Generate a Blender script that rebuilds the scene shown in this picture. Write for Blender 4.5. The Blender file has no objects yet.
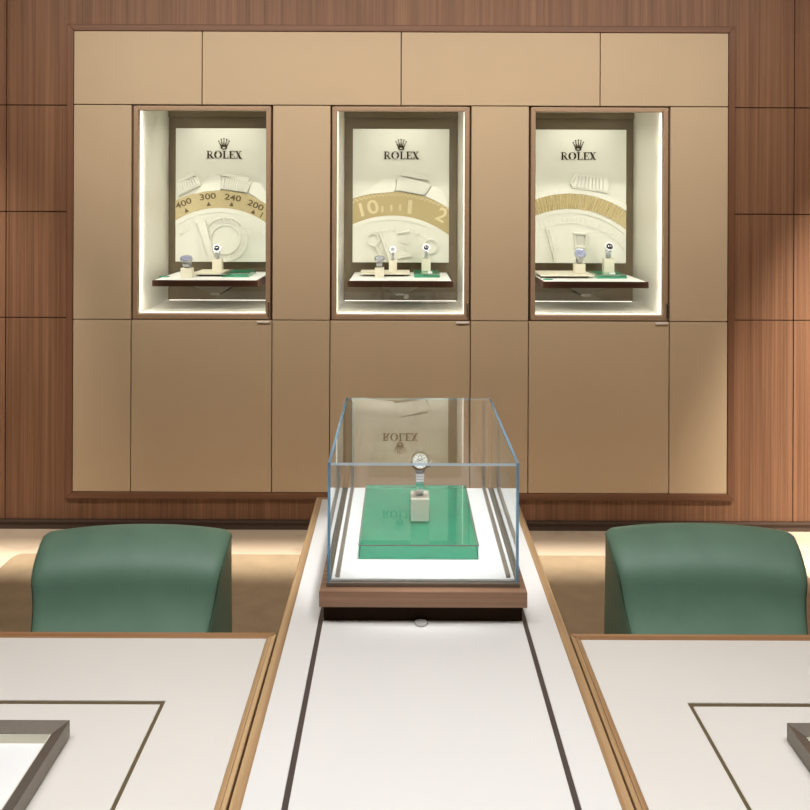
import bpy, bmesh, math, random
from mathutils import Vector, Matrix
random.seed(4)
C = bpy.context.scene.collection
SC = bpy.context.scene
PI = math.pi
# ------------------------------------------------------------------ measurements
F = 880.0                 # focal length in pixels of an 810 px frame
VX, VY = 402.5, 195.0     # vanishing point of the depth lines
H = 1.6                   # eye height
D = 4.203                 # distance of the back wall
s = D / F
CX = 400.7                # centre of the panelled display wall, in wall units
def WX(px): return (px - VX) * s
def WZ(py): return H - (py - VY) * s
X0 = 0.044                # centre line of the furniture

# ------------------------------------------------------------------ materials
def lin(c):
    return tuple(((v/255)/12.92 if v/255 <= .04045 else (((v/255)+.055)/1.055)**2.4) for v in c) + (1,)
def mat(name):
    m = bpy.data.materials.new(name); m.use_nodes = True
    return m, m.node_tree, m.node_tree.nodes['Principled BSDF']
def node(nt, t, **kw):
    n = nt.nodes.new(t)
    for k, v in kw.items(): setattr(n, k, v)
    return n
def plain(name, rgb, rough=.5, metal=0, var=.06, scale=30, bump=0, bscale=400, coat=0, spec=.5):
    m, nt, b = mat(name)
    tc = node(nt, 'ShaderNodeTexCoord'); nz = node(nt, 'ShaderNodeTexNoise')
    nz.inputs['Scale'].default_value = scale; nz.inputs['Detail'].default_value = 4
    nt.links.new(tc.outputs['Object'], nz.inputs['Vector'])
    r = node(nt, 'ShaderNodeValToRGB'); c = lin(rgb)
    r.color_ramp.elements[0].position = .3; r.color_ramp.elements[1].position = .7
    r.color_ramp.elements[0].color = tuple(v*(1-var) for v in c[:3])+(1,)
    r.color_ramp.elements[1].color = tuple(min(1, v*(1+var)) for v in c[:3])+(1,)
    nt.links.new(nz.outputs['Fac'], r.inputs['Fac']); nt.links.new(r.outputs['Color'], b.inputs['Base Color'])
    b.inputs['Roughness'].default_value = rough; b.inputs['Metallic'].default_value = metal
    b.inputs['Coat Weight'].default_value = coat; b.inputs['Specular IOR Level'].default_value = spec
    if bump:
        n2 = node(nt, 'ShaderNodeTexNoise'); n2.inputs['Scale'].default_value = bscale
        nt.links.new(tc.outputs['Object'], n2.inputs['Vector'])
        bp = node(nt, 'ShaderNodeBump'); bp.inputs['Strength'].default_value = bump; bp.inputs['Distance'].default_value = .002
        nt.links.new(n2.outputs['Fac'], bp.inputs['Height']); nt.links.new(bp.outputs['Normal'], b.inputs['Normal'])
    return m
def wood(name, dark, light, axis='Z', fine=70, rough=.45, spec=.35):
    m, nt, b = mat(name)
    tc = node(nt, 'ShaderNodeTexCoord')
    def layer(f, l, det):
        mp = node(nt, 'ShaderNodeMapping')
        sc = [f, f, f]; sc['XYZ'.index(axis)] = l
        mp.inputs['Scale'].default_value = sc
        nz = node(nt, 'ShaderNodeTexNoise'); nz.inputs['Scale'].default_value = 1; nz.inputs['Detail'].default_value = det
        nz.inputs['Roughness'].default_value = .6
        nt.links.new(tc.outputs['Object'], mp.inputs['Vector']); nt.links.new(mp.outputs['Vector'], nz.inputs['Vector'])
        return nz
    a = layer(fine, fine*.008, 4); bnd = layer(fine*.16, .15, 3); pore = layer(fine*6, fine*.25, 2)
    mx = node(nt, 'ShaderNodeMath', operation='MULTIPLY'); mx.inputs[1].default_value = .62
    nt.links.new(a.outputs['Fac'], mx.inputs[0])
    my = node(nt, 'ShaderNodeMath', operation='MULTIPLY_ADD'); my.inputs[1].default_value = .33
    nt.links.new(bnd.outputs['Fac'], my.inputs[0]); nt.links.new(mx.outputs[0], my.inputs[2])
    mz = node(nt, 'ShaderNodeMath', operation='MULTIPLY_ADD'); mz.inputs[1].default_value = .12
    nt.links.new(pore.outputs['Fac'], mz.inputs[0]); nt.links.new(my.outputs[0], mz.inputs[2])
    r = node(nt, 'ShaderNodeValToRGB')
    r.color_ramp.elements[0].position = .36; r.color_ramp.elements[1].position = .70
    r.color_ramp.elements[0].color = lin(dark); r.color_ramp.elements[1].color = lin(light)
    nt.links.new(mz.outputs[0], r.inputs['Fac']); nt.links.new(r.outputs['Color'], b.inputs['Base Color'])
    b.inputs['Roughness'].default_value = rough; b.inputs['Specular IOR Level'].default_value = spec
    return m
def schlick(nt, f0=.04):
    g = node(nt, 'ShaderNodeNewGeometry')
    d = node(nt, 'ShaderNodeVectorMath', operation='DOT_PRODUCT')
    nt.links.new(g.outputs['Normal'], d.inputs[0]); nt.links.new(g.outputs['Incoming'], d.inputs[1])
    a = node(nt, 'ShaderNodeMath', operation='ABSOLUTE'); nt.links.new(d.outputs['Value'], a.inputs[0])
    o = node(nt, 'ShaderNodeMath', operation='SUBTRACT'); o.inputs[0].default_value = 1; nt.links.new(a.outputs[0], o.inputs[1])
    p = node(nt, 'ShaderNodeMath', operation='POWER'); p.inputs[1].default_value = 5; nt.links.new(o.outputs[0], p.inputs[0])
    q = node(nt, 'ShaderNodeMath', operation='MULTIPLY_ADD'); q.inputs[1].default_value = 1-f0; q.inputs[2].default_value = f0
    nt.links.new(p.outputs[0], q.inputs[0])
    return q
def glass(name, tint=(1, 1, 1), f0=.04, mul=1.0):
    m, nt, b = mat(name); nt.nodes.remove(b)
    out = nt.nodes['Material Output']
    t = node(nt, 'ShaderNodeBsdfTransparent'); t.inputs['Color'].default_value = tint + (1,)
    g = node(nt, 'ShaderNodeBsdfGlossy'); g.inputs['Roughness'].default_value = 0.0
    mx = node(nt, 'ShaderNodeMixShader')
    k = node(nt, 'ShaderNodeMath', operation='MULTIPLY', use_clamp=True); k.inputs[1].default_value = mul
    nt.links.new(schlick(nt, f0).outputs[0], k.inputs[0]); nt.links.new(k.outputs[0], mx.inputs['Fac'])
    nt.links.new(t.outputs[0], mx.inputs[1]); nt.links.new(g.outputs[0], mx.inputs[2])
    nt.links.new(mx.outputs[0], out.inputs['Surface'])
    return m
def glass_edge(name, rgb, clear=.45):
    m, nt, b = mat(name)
    b.inputs['Base Color'].default_value = lin(rgb); b.inputs['Roughness'].default_value = .12
    t = node(nt, 'ShaderNodeBsdfTransparent'); t.inputs['Color'].default_value = lin(rgb)
    mx = node(nt, 'ShaderNodeMixShader'); mx.inputs['Fac'].default_value = clear
    nt.links.new(b.outputs[0], mx.inputs[1]); nt.links.new(t.outputs[0], mx.inputs[2])
    nt.links.new(mx.outputs[0], nt.nodes['Material Output'].inputs['Surface'])
    return m
def emit(name, rgb, st):
    m, nt, b = mat(name)
    b.inputs['Base Color'].default_value = lin(rgb)
    b.inputs['Emission Color'].default_value = lin(rgb); b.inputs['Emission Strength'].default_value = st
    return m
def stone(name, base, vein):
    m, nt, b = mat(name)
    tc = node(nt, 'ShaderNodeTexCoord')
    n1 = node(nt, 'ShaderNodeTexNoise'); n1.inputs['Scale'].default_value = 3; n1.inputs['Detail'].default_value = 8; n1.inputs['Distortion'].default_value = 1.2
    nt.links.new(tc.outputs['Object'], n1.inputs['Vector'])
    r = node(nt, 'ShaderNodeValToRGB'); e = r.color_ramp.elements
    e[0].position = .30; e[0].color = lin(vein); e[1].position = .46; e[1].color = lin(base)
    nt.links.new(n1.outputs['Fac'], r.inputs['Fac']); nt.links.new(r.outputs['Color'], b.inputs['Base Color'])
    b.inputs['Roughness'].default_value = .3
    return m
M = {}
M['veneer'] = wood('walnut_veneer', (100, 68, 49), (148, 107, 80), 'Z', 130, .5, .3)
M['frame_wood'] = wood('walnut_frame', (92, 60, 42), (132, 92, 68), 'X', 40, .45)
M['frame_wood_v'] = wood('walnut_frame_upright', (92, 60, 42), (132, 92, 68), 'Z', 40, .45)
M['oak_y'] = wood('pale_walnut_lengthwise', (140, 100, 66), (212, 178, 132), 'Y', 90, .4)
M['oak_x'] = wood('pale_walnut_crosswise', (134, 90, 56), (200, 156, 112), 'X', 90, .4)
M['walnut_x'] = wood('walnut_case_base', (108, 76, 56), (172, 134, 106), 'X', 90, .4)
M['dark_walnut'] = wood('dark_walnut_shelf_edge', (44, 24, 14), (80, 46, 28), 'X', 90, .45)
M['panel'] = plain('beige_leather_panel', (196, 172, 142), .62, 0, .02, 3, .12, 900)
M['gap'] = plain('shadow_gap_backing', (104, 76, 52), .8)
M['bronze'] = plain('bronze_metal', (182, 152, 126), .38, .25, .04, 60)
M['bronze_dark'] = plain('dark_bronze_metal', (124, 114, 102), .36, .45, .05, 80)
M['kick'] = plain('dark_plinth', (84, 66, 56), .5, .1)
M['steel'] = plain('brushed_steel', (205, 200, 192), .25, 1, .03, 90)
M['chrome'] = plain('polished_steel', (214, 214, 218), .2, 1, .02, 90)
M['gold'] = plain('yellow_gold', (226, 190, 110), .12, 1, .03, 90)
M['white'] = plain('white_leather', (236, 233, 228), .5, 0, .012, 4, .1, 1200)
M['white2'] = plain('white_desk_leather', (232, 227, 219), .5, 0, .015, 4, .1, 1200)
M['card'] = plain('white_card', (246, 246, 244), .6, 0, .01)
M['niche'] = plain('cream_niche_lining', (236, 232, 220), .32, 0, .02, 6)
M['niche_back'] = plain('bronze_back_panel', (104, 90, 66), .42, .35, .04, 12)
M['poster'] = plain('cream_board', (217, 216, 203), .5, 0, .01, 8)
M['relief'] = plain('cream_relief', (223, 222, 210), .42, 0, .01, 8)
M['band'] = plain('matt_gold_band', (190, 174, 132), .45, .25, .14, 160, .3, 300)
M['band2'] = plain('grained_gold_band', (178, 160, 116), .55, .2, .2, 500, .6, 600)
M['bandlight'] = plain('pale_gold_relief', (214, 200, 158), .4, .25, .06, 200)
M['ink'] = plain('dark_bronze_lettering', (62, 48, 26), .4, .4)
M['ink2'] = plain('bronze_numerals', (98, 82, 52), .45, .3)
M['cream'] = plain('cream_leather_stand', (226, 220, 200), .55, 0, .02, 20, .1, 900)
M['green'] = plain('emerald_leather', (44, 208, 160), .45, 0, .05, 30)
M['greendark'] = plain('deep_green_card', (18, 150, 112), .4, 0, .05, 30)
M['chair'] = plain('green_leather', (124, 160, 136), .40, 0, .06, 12, .25, 700, 0, .5)
M['lockmetal'] = plain('satin_nickel', (190, 186, 180), .4, .2)
M['pull'] = plain('pale_satin_steel', (238, 232, 226), .35, .1)
M['watchsteel'] = plain('satin_watch_steel', (200, 200, 205), .36, .85, .05, 90)
M['rail'] = plain('grey_bronze_rail', (158, 148, 136), .3, .5)
M['stitch'] = plain('dark_green_thread', (48, 78, 62), .6)
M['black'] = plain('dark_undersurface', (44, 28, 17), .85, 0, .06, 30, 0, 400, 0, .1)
M['track'] = plain('dark_bronze_track', (88, 78, 74), .4, .3, .05, 80)
M['inlay'] = plain('bronze_inlay', (128, 114, 86), .4, .5, .05, 80)
M['gem'] = plain('pale_blue_gem', (190, 200, 235), .05, .8, .35, 900)
M['dialwhite'] = plain('white_dial', (240, 240, 238), .3, 0, .01)
M['dialsilver'] = plain('silver_dial', (176, 178, 184), .6, 0, .02, 60, 0, 400, 0, .2)
M['dialgem'] = plain('pale_jewelled_dial', (150, 154, 184), .4, 0, .6, 260, 0, 400, 0, .3)
M['dialdark'] = plain('dark_dial', (30, 34, 46), .55, 0, .06, 30, 0, 400, 0, .2)
M['dialblue'] = plain('pale_blue_dial', (150, 160, 205), .2, .3, .3, 700)
M['marble'] = stone('cream_marble', (206, 187, 164), (184, 162, 138))
M['rug'] = plain('tan_carpet', (154, 134, 108), .95, 0, .08, 14, .5, 500, 0, .1)
M['ceiling'] = plain('white_ceiling', (225, 220, 212), .8)
M['roomwall'] = plain('taupe_room_wall', (120, 100, 82), .8)
M['pane'] = glass('clear_glass', (.985, .995, .99), .03)
M['caseglass'] = glass('display_case_glass', (.99, .997, .995), .045, 1.7)
M['innerglass'] = glass('display_case_glass_inner', (.99, .997, .995), .0, .05)
M['edge'] = glass_edge('blue_glass_edge', (206, 226, 238), .25)
M['edge_dark'] = glass_edge('deep_blue_glass_edge', (112, 154, 182), .3)
def refract(name, rgb, ior):
    m, nt, b = mat(name)
    b.inputs['Base Color'].default_value = rgb + (1,); b.inputs['Roughness'].default_value = 0
    b.inputs['IOR'].default_value = ior; b.inputs['Transmission Weight'].default_value = 1
    return m
M['acrylic'] = refract('clear_acrylic', (.96, 1, .985), 1.48)
M['acryledge'] = glass_edge('mint_acrylic_edge', (178, 232, 208), .5)
M['led'] = emit('led_strip_light', (255, 250, 238), 1.3)

# ------------------------------------------------------------------ mesh helpers
def wloc(o):
    v = Vector((0, 0, 0))
    while o is not None:
        v += o.location; o = o.parent
    return v
class B:
    def __init__(self): self.bm = bmesh.new(); self.mi = 0
    def face(self, vs):
        f = self.bm.faces.new(vs); f.material_index = self.mi; return f
    def box(self, x0, x1, y0, y1, z0, z1, edge_axis=None, edge_mi=1, inner=None):
        v = [self.bm.verts.new(p) for p in ((x0,y0,z0),(x1,y0,z0),(x1,y1,z0),(x0,y1,z0),(x0,y0,z1),(x1,y0,z1),(x1,y1,z1),(x0,y1,z1))]
        for q, ax, sd in (((3,2,1,0),'z','-z'),((4,5,6,7),'z','+z'),((0,1,5,4),'y','-y'),((2,3,7,6),'y','+y'),((1,2,6,5),'x','+x'),((3,0,4,7),'x','-x')):
            f = self.face([v[i] for i in q])
            if sd == inner: f.material_index = 3
            if edge_axis and ax != edge_axis: f.material_index = edge_mi
        return self
    def prism(self, pts, y0, y1):
        """polygon in x,z extruded from y0 (front) to y1"""
        a = [self.bm.verts.new((x, y0, z)) for x, z in pts]; b = [self.bm.verts.new((x, y1, z)) for x, z in pts]
        n = len(pts); self.face(a); self.face(b[::-1])
        for i in range(n): self.face([a[i], b[i], b[(i+1) % n], a[(i+1) % n]])
        return self
    def frustum(self, r0, z0, r1, z1):
        """rects (x0,x1,y0,y1) at two heights"""
        def ring(r, z): return [self.bm.verts.new(p) for p in ((r[0],r[2],z),(r[1],r[2],z),(r[1],r[3],z),(r[0],r[3],z))]
        a, b = ring(r0, z0), ring(r1, z1)
        self.face(a[::-1]); self.face(b)
        for i in range(4): self.face([a[i], a[(i+1) % 4], b[(i+1) % 4], b[i]])
        return self
    def plan(self, pts, z0, z1):
        a = [self.bm.verts.new((x, y, z0)) for x, y in pts]; b = [self.bm.verts.new((x, y, z1)) for x, y in pts]
        n = len(pts); self.face(a[::-1]); self.face(b)
        for i in range(n): self.face([a[i], a[(i+1) % n], b[(i+1) % n], b[i]])
        return self
    def strip(self, xs, lo, hi, y0, y1):
        """closed band between two height functions, extruded in y"""
        q = []
        for x in xs:
            q.append([self.bm.verts.new(p) for p in ((x,y0,lo(x)),(x,y0,hi(x)),(x,y1,hi(x)),(x,y1,lo(x)))])
        for a, b in zip(q, q[1:]):
            for i in range(4): self.face([a[i], b[i], b[(i+1) % 4], a[(i+1) % 4]])
        self.face(q[0]); self.face(q[-1][::-1])
        return self
    def ring(self, cx, cz, ro, ri, y0, y1, n=40, a0=0, a1=2*PI, sx=1):
        full = abs(a1-a0-2*PI) < 1e-6
        q = []
        for i in range(n if full else n+1):
            t = a0+(a1-a0)*i/n; c, d = math.cos(t), math.sin(t)
            q.append([self.bm.verts.new(p) for p in ((cx+ri*sx*c,y0,cz+ri*d),(cx+ro*sx*c,y0,cz+ro*d),(cx+ro*sx*c,y1,cz+ro*d),(cx+ri*sx*c,y1,cz+ri*d))])
        m = len(q)
        for i in range(m if full else m-1):
            a, b = q[i], q[(i+1) % m]
            for k in range(4): self.face([a[k], b[k], b[(k+1) % 4], a[(k+1) % 4]])
        if not full: self.face(q[0]); self.face(q[-1][::-1])
        return self
    def disc(self, cx, cz, r, y0, y1, n=32, sx=1, rb=None):
        rb = r if rb is None else rb
        a = [self.bm.verts.new((cx+r*sx*math.cos(2*PI*i/n), y0, cz+r*math.sin(2*PI*i/n))) for i in range(n)]
        b = [self.bm.verts.new((cx+rb*sx*math.cos(2*PI*i/n), y1, cz+rb*math.sin(2*PI*i/n))) for i in range(n)]
        self.face(a); self.face(b[::-1])
        for i in range(n): self.face([a[i], b[i], b[(i+1) % n], a[(i+1) % n]])
        return self
    def vcyl(self, cx, cy, r, z0, z1, n=28, r1=None):
        r1 = r if r1 is None else r1
        a = [self.bm.verts.new((cx+r*math.cos(2*PI*i/n), cy+r*math.sin(2*PI*i/n), z0)) for i in range(n)]
        b = [self.bm.verts.new((cx+r1*math.cos(2*PI*i/n), cy+r1*math.sin(2*PI*i/n), z1)) for i in range(n)]
        self.face(a[::-1]); self.face(b)
        for i in range(n): self.face([a[i], a[(i+1) % n], b[(i+1) % n], b[i]])
        return self
    def xform(self, m):
        bmesh.ops.transform(self.bm, matrix=m, verts=self.bm.verts); return self
    def minz(self): return min(v.co.z for v in self.bm.verts)
def obj(name, b, mats, parent=None, bevel=0, seg=2, smooth=False, label=None):
    bm = b.bm
    bmesh.ops.recalc_face_normals(bm, faces=bm.faces)
    if parent is not None:
        bmesh.ops.translate(bm, vec=-wloc(parent), verts=bm.verts)
    me = bpy.data.meshes.new(name); bm.to_mesh(me); bm.free()
    for m in (mats if isinstance(mats, (list, tuple)) else [mats]): me.materials.append(m)
    if smooth:
        for p in me.polygons: p.use_smooth = True
    o = bpy.data.objects.new(name, me); C.objects.link(o)
    if parent is not None: o.parent = parent
    if bevel:
        md = o.modifiers.new('bevel', 'BEVEL'); md.width = bevel; md.segments = seg; md.limit_method = 'ANGLE'; md.angle_limit = math.radians(35)
    if label: o['label'] = label
    return o
def tag(o, label, cat, group=None):
    o['label'] = label; o['category'] = cat
    if group: o['group'] = group
    return o
def thing(name, label, cat, loc=(0, 0, 0), group=None):
    o = bpy.data.objects.new(name, None); C.objects.link(o); o.location = loc; o.empty_display_size = .05
    return tag(o, label, cat, group)
def struct(name, b, mats, bevel=0):
    o = obj(name, b, mats, None, bevel); o['kind'] = 'structure'; return o

# ------------------------------------------------------------------ the room
RX, RY0, RZ = 3.4, -3.0, 3.0
KZ = .048
FL, FR = WX(CX-326.6), WX(CX+326.6)            # edges of the leather panelling
FT, FB = WZ(32.3), WZ(492.2)
FW = 6.6*s                                      # width of the walnut surround
struct('floor', B().box(-RX, RX, RY0, D+.1, -.1, 0), M['marble'])
struct('ceiling', B().box(-RX, RX, RY0, D+.1, RZ, RZ+.1), M['ceiling'])
struct('wall_left', B().box(-RX-.1, -RX, RY0, D+.1, 0, RZ), M['roomwall'])
struct('wall_right', B().box(RX, RX+.1, RY0, D+.1, 0, RZ), M['roomwall'])
struct('wall_front', B().box(-RX, RX, RY0-.1, RY0, 0, RZ), M['roomwall'])
w = B()
OL, OR, OT, OB = FL-FW, FR+FW, FT+FW, FB-FW
g = .0025
rows = [KZ, WZ(318.8), WZ(212.9), WZ(106.4), RZ]
cl, cr = WX(6.2), WX(794.0)
def pan(x0, x1, z0, z1): w.box(x0, x1, D, D+.02, z0, z1)
for i in range(4):
    z0, z1 = rows[i]+(g if i else 0), rows[i+1]-g
    for a, b in ((-RX, cl-1.9+g), (cl-1.9+3*g, cl-g), (cr+g, cr+1.9-3*g), (cr+1.9-g, RX)):
        if b > a: pan(a, b, z0, z1)
    if i == 0:                     # the strip under the panelling, then left and right of it
        pan(cl+g, cr-g, z0, OB); pan(cl+g, OL, OB, z1); pan(OR, cr-g, OB, z1)
    elif i == 3:
        pan(cl+g, OL, z0, OT); pan(OR, cr-g, z0, OT); pan(cl+g, cr-g, OT, z1)
    else:
        pan(cl+g, OL, z0, z1); pan(OR, cr-g, z0, z1)
w.mi = 1
w.box(-RX, OL, D+.02, D+.05, 0, RZ).box(OR, RX, D+.02, D+.05, 0, RZ).box(OL, OR, D+.02, D+.05, OT, RZ).box(OL, OR, D+.02, D+.05, 0, OB)
struct('wall_back', w, [M['veneer'], M['gap']])
struct('baseboard_back', B().box(-RX, RX, D-.004, D+.019, 0, KZ-.002).box(-RX, RX, D-.012, D-.004, KZ-.012, KZ-.004), M['kick'])
# rug with rounded corners
def rounded(x0, x1, y0, y1, r, n=8):
    p = []
    for cx, cy, a in ((x1-r, y1-r, 0), (x0+r, y1-r, PI/2), (x0+r, y0+r, PI), (x1-r, y0+r, 1.5*PI)):
        for i in range(n+1):
            t = a+PI/2*i/n; p.append((cx+r*math.cos(t), cy+r*math.sin(t)))
    return p
rug = thing('rug', 'tan carpet with rounded corners under the desks and chairs', 'rug', (0, 2.1, 0))
obj('pile', B().plan(rounded(-1.70, 1.70, .3, 3.888, .045), 0, .010), M['rug'], rug)
obj('edge_binding', B().plan(rounded(-1.706, 1.706, .294, 3.894, .051), 0, .006), M['kick'], rug)

# ------------------------------------------------------------------ panelled display wall
pw = thing('wall_panelling', 'beige leather wall panelling in a walnut surround around three lit niches', 'wall panelling', (WX(CX), D, FB))
PY = D-.012
def fpanel(x0, x1, z0, z1):
    q = .0022
    obj('panel', B().box(x0+q, x1-q, PY, D+.018, z0+q, z1-q), M['panel'], pw, .002)
o1, o2, o3, o4 = 70*s, 127.9*s, 268.4*s, 326.6*s
ccx = WX(CX); R1, R2 = WZ(105.9), WZ(320.3)
PITCH = 198.5*s
tops = [FL, ccx-PITCH, ccx, ccx+PITCH, FR]
for a, b in zip(tops, tops[1:]): fpanel(a, b, R1, FT)
mids = [FL, ccx-o3, ccx-o2, ccx-o1, ccx+o1, ccx+o2, ccx+o3, FR]
for i, (a, b) in enumerate(zip(mids, mids[1:])):
    fpanel(a, b, FB, R2)
    if i % 2 == 0: fpanel(a, b, R2, R1)
bk = B(); bk.box(FL, FR, D+.02, D+.04, R1, FT).box(FL, FR, D+.02, D+.04, FB, R2)
for i in (0, 2, 4, 6): bk.box(mids[i], mids[i+1], D+.02, D+.04, R2, R1)
obj('backing_board', bk, M['gap'], pw)
fy = D-.015
def miter_h(x0, x1, xi0, xi1, z, zi): return B().prism([(x0, z), (x1, z), (xi1, zi), (xi0, zi)], fy, D+.04)
obj('frame_rail', miter_h(OL, OR, FL, FR, OT, FT), M['frame_wood'], pw, .003)
obj('frame_rail', miter_h(OL, OR, FL, FR, OB, FB), M['frame_wood'], pw, .003)
obj('frame_stile', B().prism([(OL, OB), (FL, FB), (FL, FT), (OL, OT)], fy, D+.04), M['frame_wood_v'], pw, .003)
obj('frame_stile', B().prism([(OR, OB), (FR, FB), (FR, FT), (OR, OT)], fy, D+.04), M['frame_wood_v'], pw, .003)

# ------------------------------------------------------------------ lettering and emblem
def letters(ox, oz, h, y0, y1):
    """serif capitals R O L E X centred on ox, baseline oz"""
    b = B()
    def P(pts, dx): b.prism([(ox+(x+dx-2.27)*h, oz+z*h) for x, z in pts], y0, y1)
    def bx(x0, x1, z0, z1, dx): P([(x0, z0), (x1, z0), (x1, z1), (x0, z1)], dx)
    def stem(dx, x0=.1, x1=.30, sw=.1):
        bx(x0, x1, 0, 1, dx); bx(x0-sw, x1+sw, 0, .07, dx); bx(x0-sw, x1+sw, .93, 1, dx)
    stem(0)                                                       # R
    b.ring(ox+(.40-2.27)*h, oz+.735*h, .265*h, .185*h, y0, y1, 14, -PI/2, PI/2, 1.25)
    bx(.3, .42, .93, 1, 0); bx(.3, .42, .47, .54, 0)
    P([(.36, .5), (.58, .5), (.88, .05), (.66, .05)], 0); bx(.66, .97, 0, .07, 0)
    b.ring(ox+(1.50-2.27)*h, oz+.5*h, .515*h, .45*h, y0, y1, 36)    # O with heavy sides
    for sg in (-1, 1):
        b.ring(ox+(1.50-2.27)*h, oz+.5*h, .48*h, .30*h, y0, y1, 10, -1.0+(PI if sg < 0 else 0), 1.0+(PI if sg < 0 else 0))
    stem(2.12); bx(.3, .72, 0, .07, 2.12); P([(.62, .07), (.72, .07), (.74, .32), (.70, .32)], 2.12)   # L
    stem(2.95); bx(.3, .72, 0, .07, 2.95); bx(.3, .70, .93, 1, 2.95); bx(.3, .52, .47, .54, 2.95); bx(.49, .53, .36, .65, 2.95)   # E
    P([(.62, .07), (.72, .07), (.75, .30), (.71, .30)], 2.95); P([(.60, .93), (.70, .93), (.72, .72), (.68, .72)], 2.95)
    d = 3.72                                                      # X
    P([(.08, 1), (.32, 1), (.86, 0), (.62, 0)], d); P([(.70, 1), (.78, 1), (.22, 0), (.14, 0)], d)
    bx(0, .38, .93, 1, d); bx(.58, .90, .93, 1, d); bx(.02, .34, 0, .07, d); bx(.54, .94, 0, .07, d)
    return b
def crown(ox, oz, u, y0, y1):
    """five pointed crown emblem; u is one unit, about a tenth of its width"""
    b = B()
    for k, (tx, tz) in enumerate(((-4.9, 7.4), (-2.6, 9.1), (0, 9.7), (2.6, 9.1), (4.9, 7.4))):
        bx = tx*.42
        b.prism([(ox+(bx-.8)*u, oz+2.2*u), (ox+(bx+.8)*u, oz+2.2*u), (ox+(tx+.15)*u, oz+tz*u), (ox+(tx-.15)*u, oz+tz*u)], y0, y1)
        b.disc(ox+tx*u, oz+(tz+.3)*u, .62*u, y0-.0005, y1, 12)
    b.ring(ox, oz+1.5*u, 1.75*u, .85*u, y0-.0008, y1, 28, 0, 2*PI, 1.75)
    return b
def textmesh(txt, size):
    cu = bpy.data.curves.new('tmp', 'FONT'); cu.body = txt; cu.size = size; cu.align_x = 'CENTER'; cu.align_y = 'CENTER'; cu.extrude = .0006; cu.offset = size*.016
    o = bpy.data.objects.new('tmp', cu); C.objects.link(o); bpy.context.view_layer.update()
    me = bpy.data.meshes.new_from_object(o.evaluated_get(bpy.context.evaluated_depsgraph_get()))
    bpy.data.objects.remove(o); bpy.data.curves.remove(cu)
    return me
def add_text(b, txt, size, x, z, y, rot, sx=1.0):
    me = textmesh(txt, size)
    m = Matrix.Translation((x, y, z)) @ Matrix.Rotation(rot, 4, 'Y') @ Matrix.Rotation(PI/2, 4, 'X') @ Matrix.Scale(sx, 4, (1, 0, 0))
    n0 = len(b.bm.verts); b.bm.from_mesh(me); b.bm.verts.ensure_lookup_table()
    for v in b.bm.verts[n0:]: v.co = m @ v.co
    bpy.data.meshes.remove(me)

# ------------------------------------------------------------------ niches
ND = .55                                  # niche depth
BY = D+ND                                 # back panel front face
PYF = D+.508                              # poster front face
ps = PYF/F                                # metres per pixel on the poster plane
NH = .306; NB, NT = 1.0285, 2.062
ORD = ['left', 'middle', 'right']
def showcase(i):
    cx = ccx+(i-1)*PITCH
    lab = ['lit wall niche with the numbered bezel picture, nearest the left end of the panelling',
           'lit wall niche in the middle, straight behind the glass display case',
           'lit wall niche with the fluted bezel picture, nearest the right end of the panelling'][i]
    t = thing('wall_showcase', lab, 'display niche', (cx, D+.02, NB), 'lit niches in the beige panelling')
    z0, z1 = WZ(319.7), WZ(106.9); hw = 68.6*s; iw = 63.9*s; iz0, iz1 = WZ(314.3), WZ(111.3)
    y0, y1 = D-.008, D+.026
    fr = B()
    for pts in ([(-hw, z0), (hw, z0), (iw, iz0), (-iw, iz0)], [(-hw, z1), (hw, z1), (iw, iz1), (-iw, iz1)],
                [(-hw, z0), (-iw, iz0), (-iw, iz1), (-hw, z1)], [(hw, z0), (iw, iz0), (iw, iz1), (hw, z1)]):
        fr.prism([(cx+x, z) for x, z in pts], y0, y1)
    df = obj('door_frame', fr, M['bronze'], t, .003)
    obj('glass_pane', B().box(cx-iw-.004, cx+iw+.004, D+.010, D+.016, iz0-.004, iz1+.004), M['pane'], df)
    obj('hinge', B().box(cx+iw+.012, cx+hw-.003, D-.016, D-.008, z0+.012, z0+.085), M['steel'], df, .002)
    ph = .0064*1.0
    obj('pull_handle', B().box(cx+hw-.062, cx+hw-.001, D-.021, D-.0125, z0-.0155, z0-.0065), M['pull'], t, .002)
    th = .012
    obj('side_lining', B().box(cx-NH-th, cx-NH, D+.026, BY, NB, NT), M['niche'], t)
    obj('side_lining', B().box(cx+NH, cx+NH+th, D+.026, BY, NB, NT), M['niche'], t)
    obj('niche_floor', B().box(cx-NH-th, cx+NH+th, D+.026, BY, NB-th, NB), M['niche'], t)
    obj('niche_ceiling', B().box(cx-NH-th, cx+NH+th, D+.026, BY, NT, NT+th), M['niche'], t)
    obj('back_panel', B().box(cx-NH-th, cx+NH+th, BY, BY+th, NB-th, NT+th), M['niche_back'], t)
    obj('valance', B().box(cx-NH, cx+NH, BY-.02, BY, H-(117.8-VY)/F*(BY-.02), NT), M['niche_back'], t, .001)
    for xa, xb in ((cx-hw-.006, cx-NH-th), (cx+NH+th, cx+hw+.006)):
        obj('reveal', B().box(xa, xb, D+.02, D+.03, z0-.004, z1+.004), M['gap'], t)
    for sg in (-1, 1):
        xa, xb = sorted((cx+sg*NH, cx+sg*(NH-.004)))
        obj('led_strip', B().box(xa, xb, D+.030, D+.038, NB+.004, 2.02), M['led'], t)
    obj('led_strip', B().box(cx-NH+.006, cx+NH-.006, D+.030, D+.038, NB, NB+.004), M['led'], t)
    obj('led_strip', B().box(cx-NH+.006, cx+NH-.006, BY-.006, BY-.001, NB, NB+.0025), M['led'], t)
    return cx
def px_poster(i):
    """maps photo pixels of niche i onto the poster plane"""
    return lambda px, py: ((px-VX)*ps, H-(py-VY)*ps)
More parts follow.
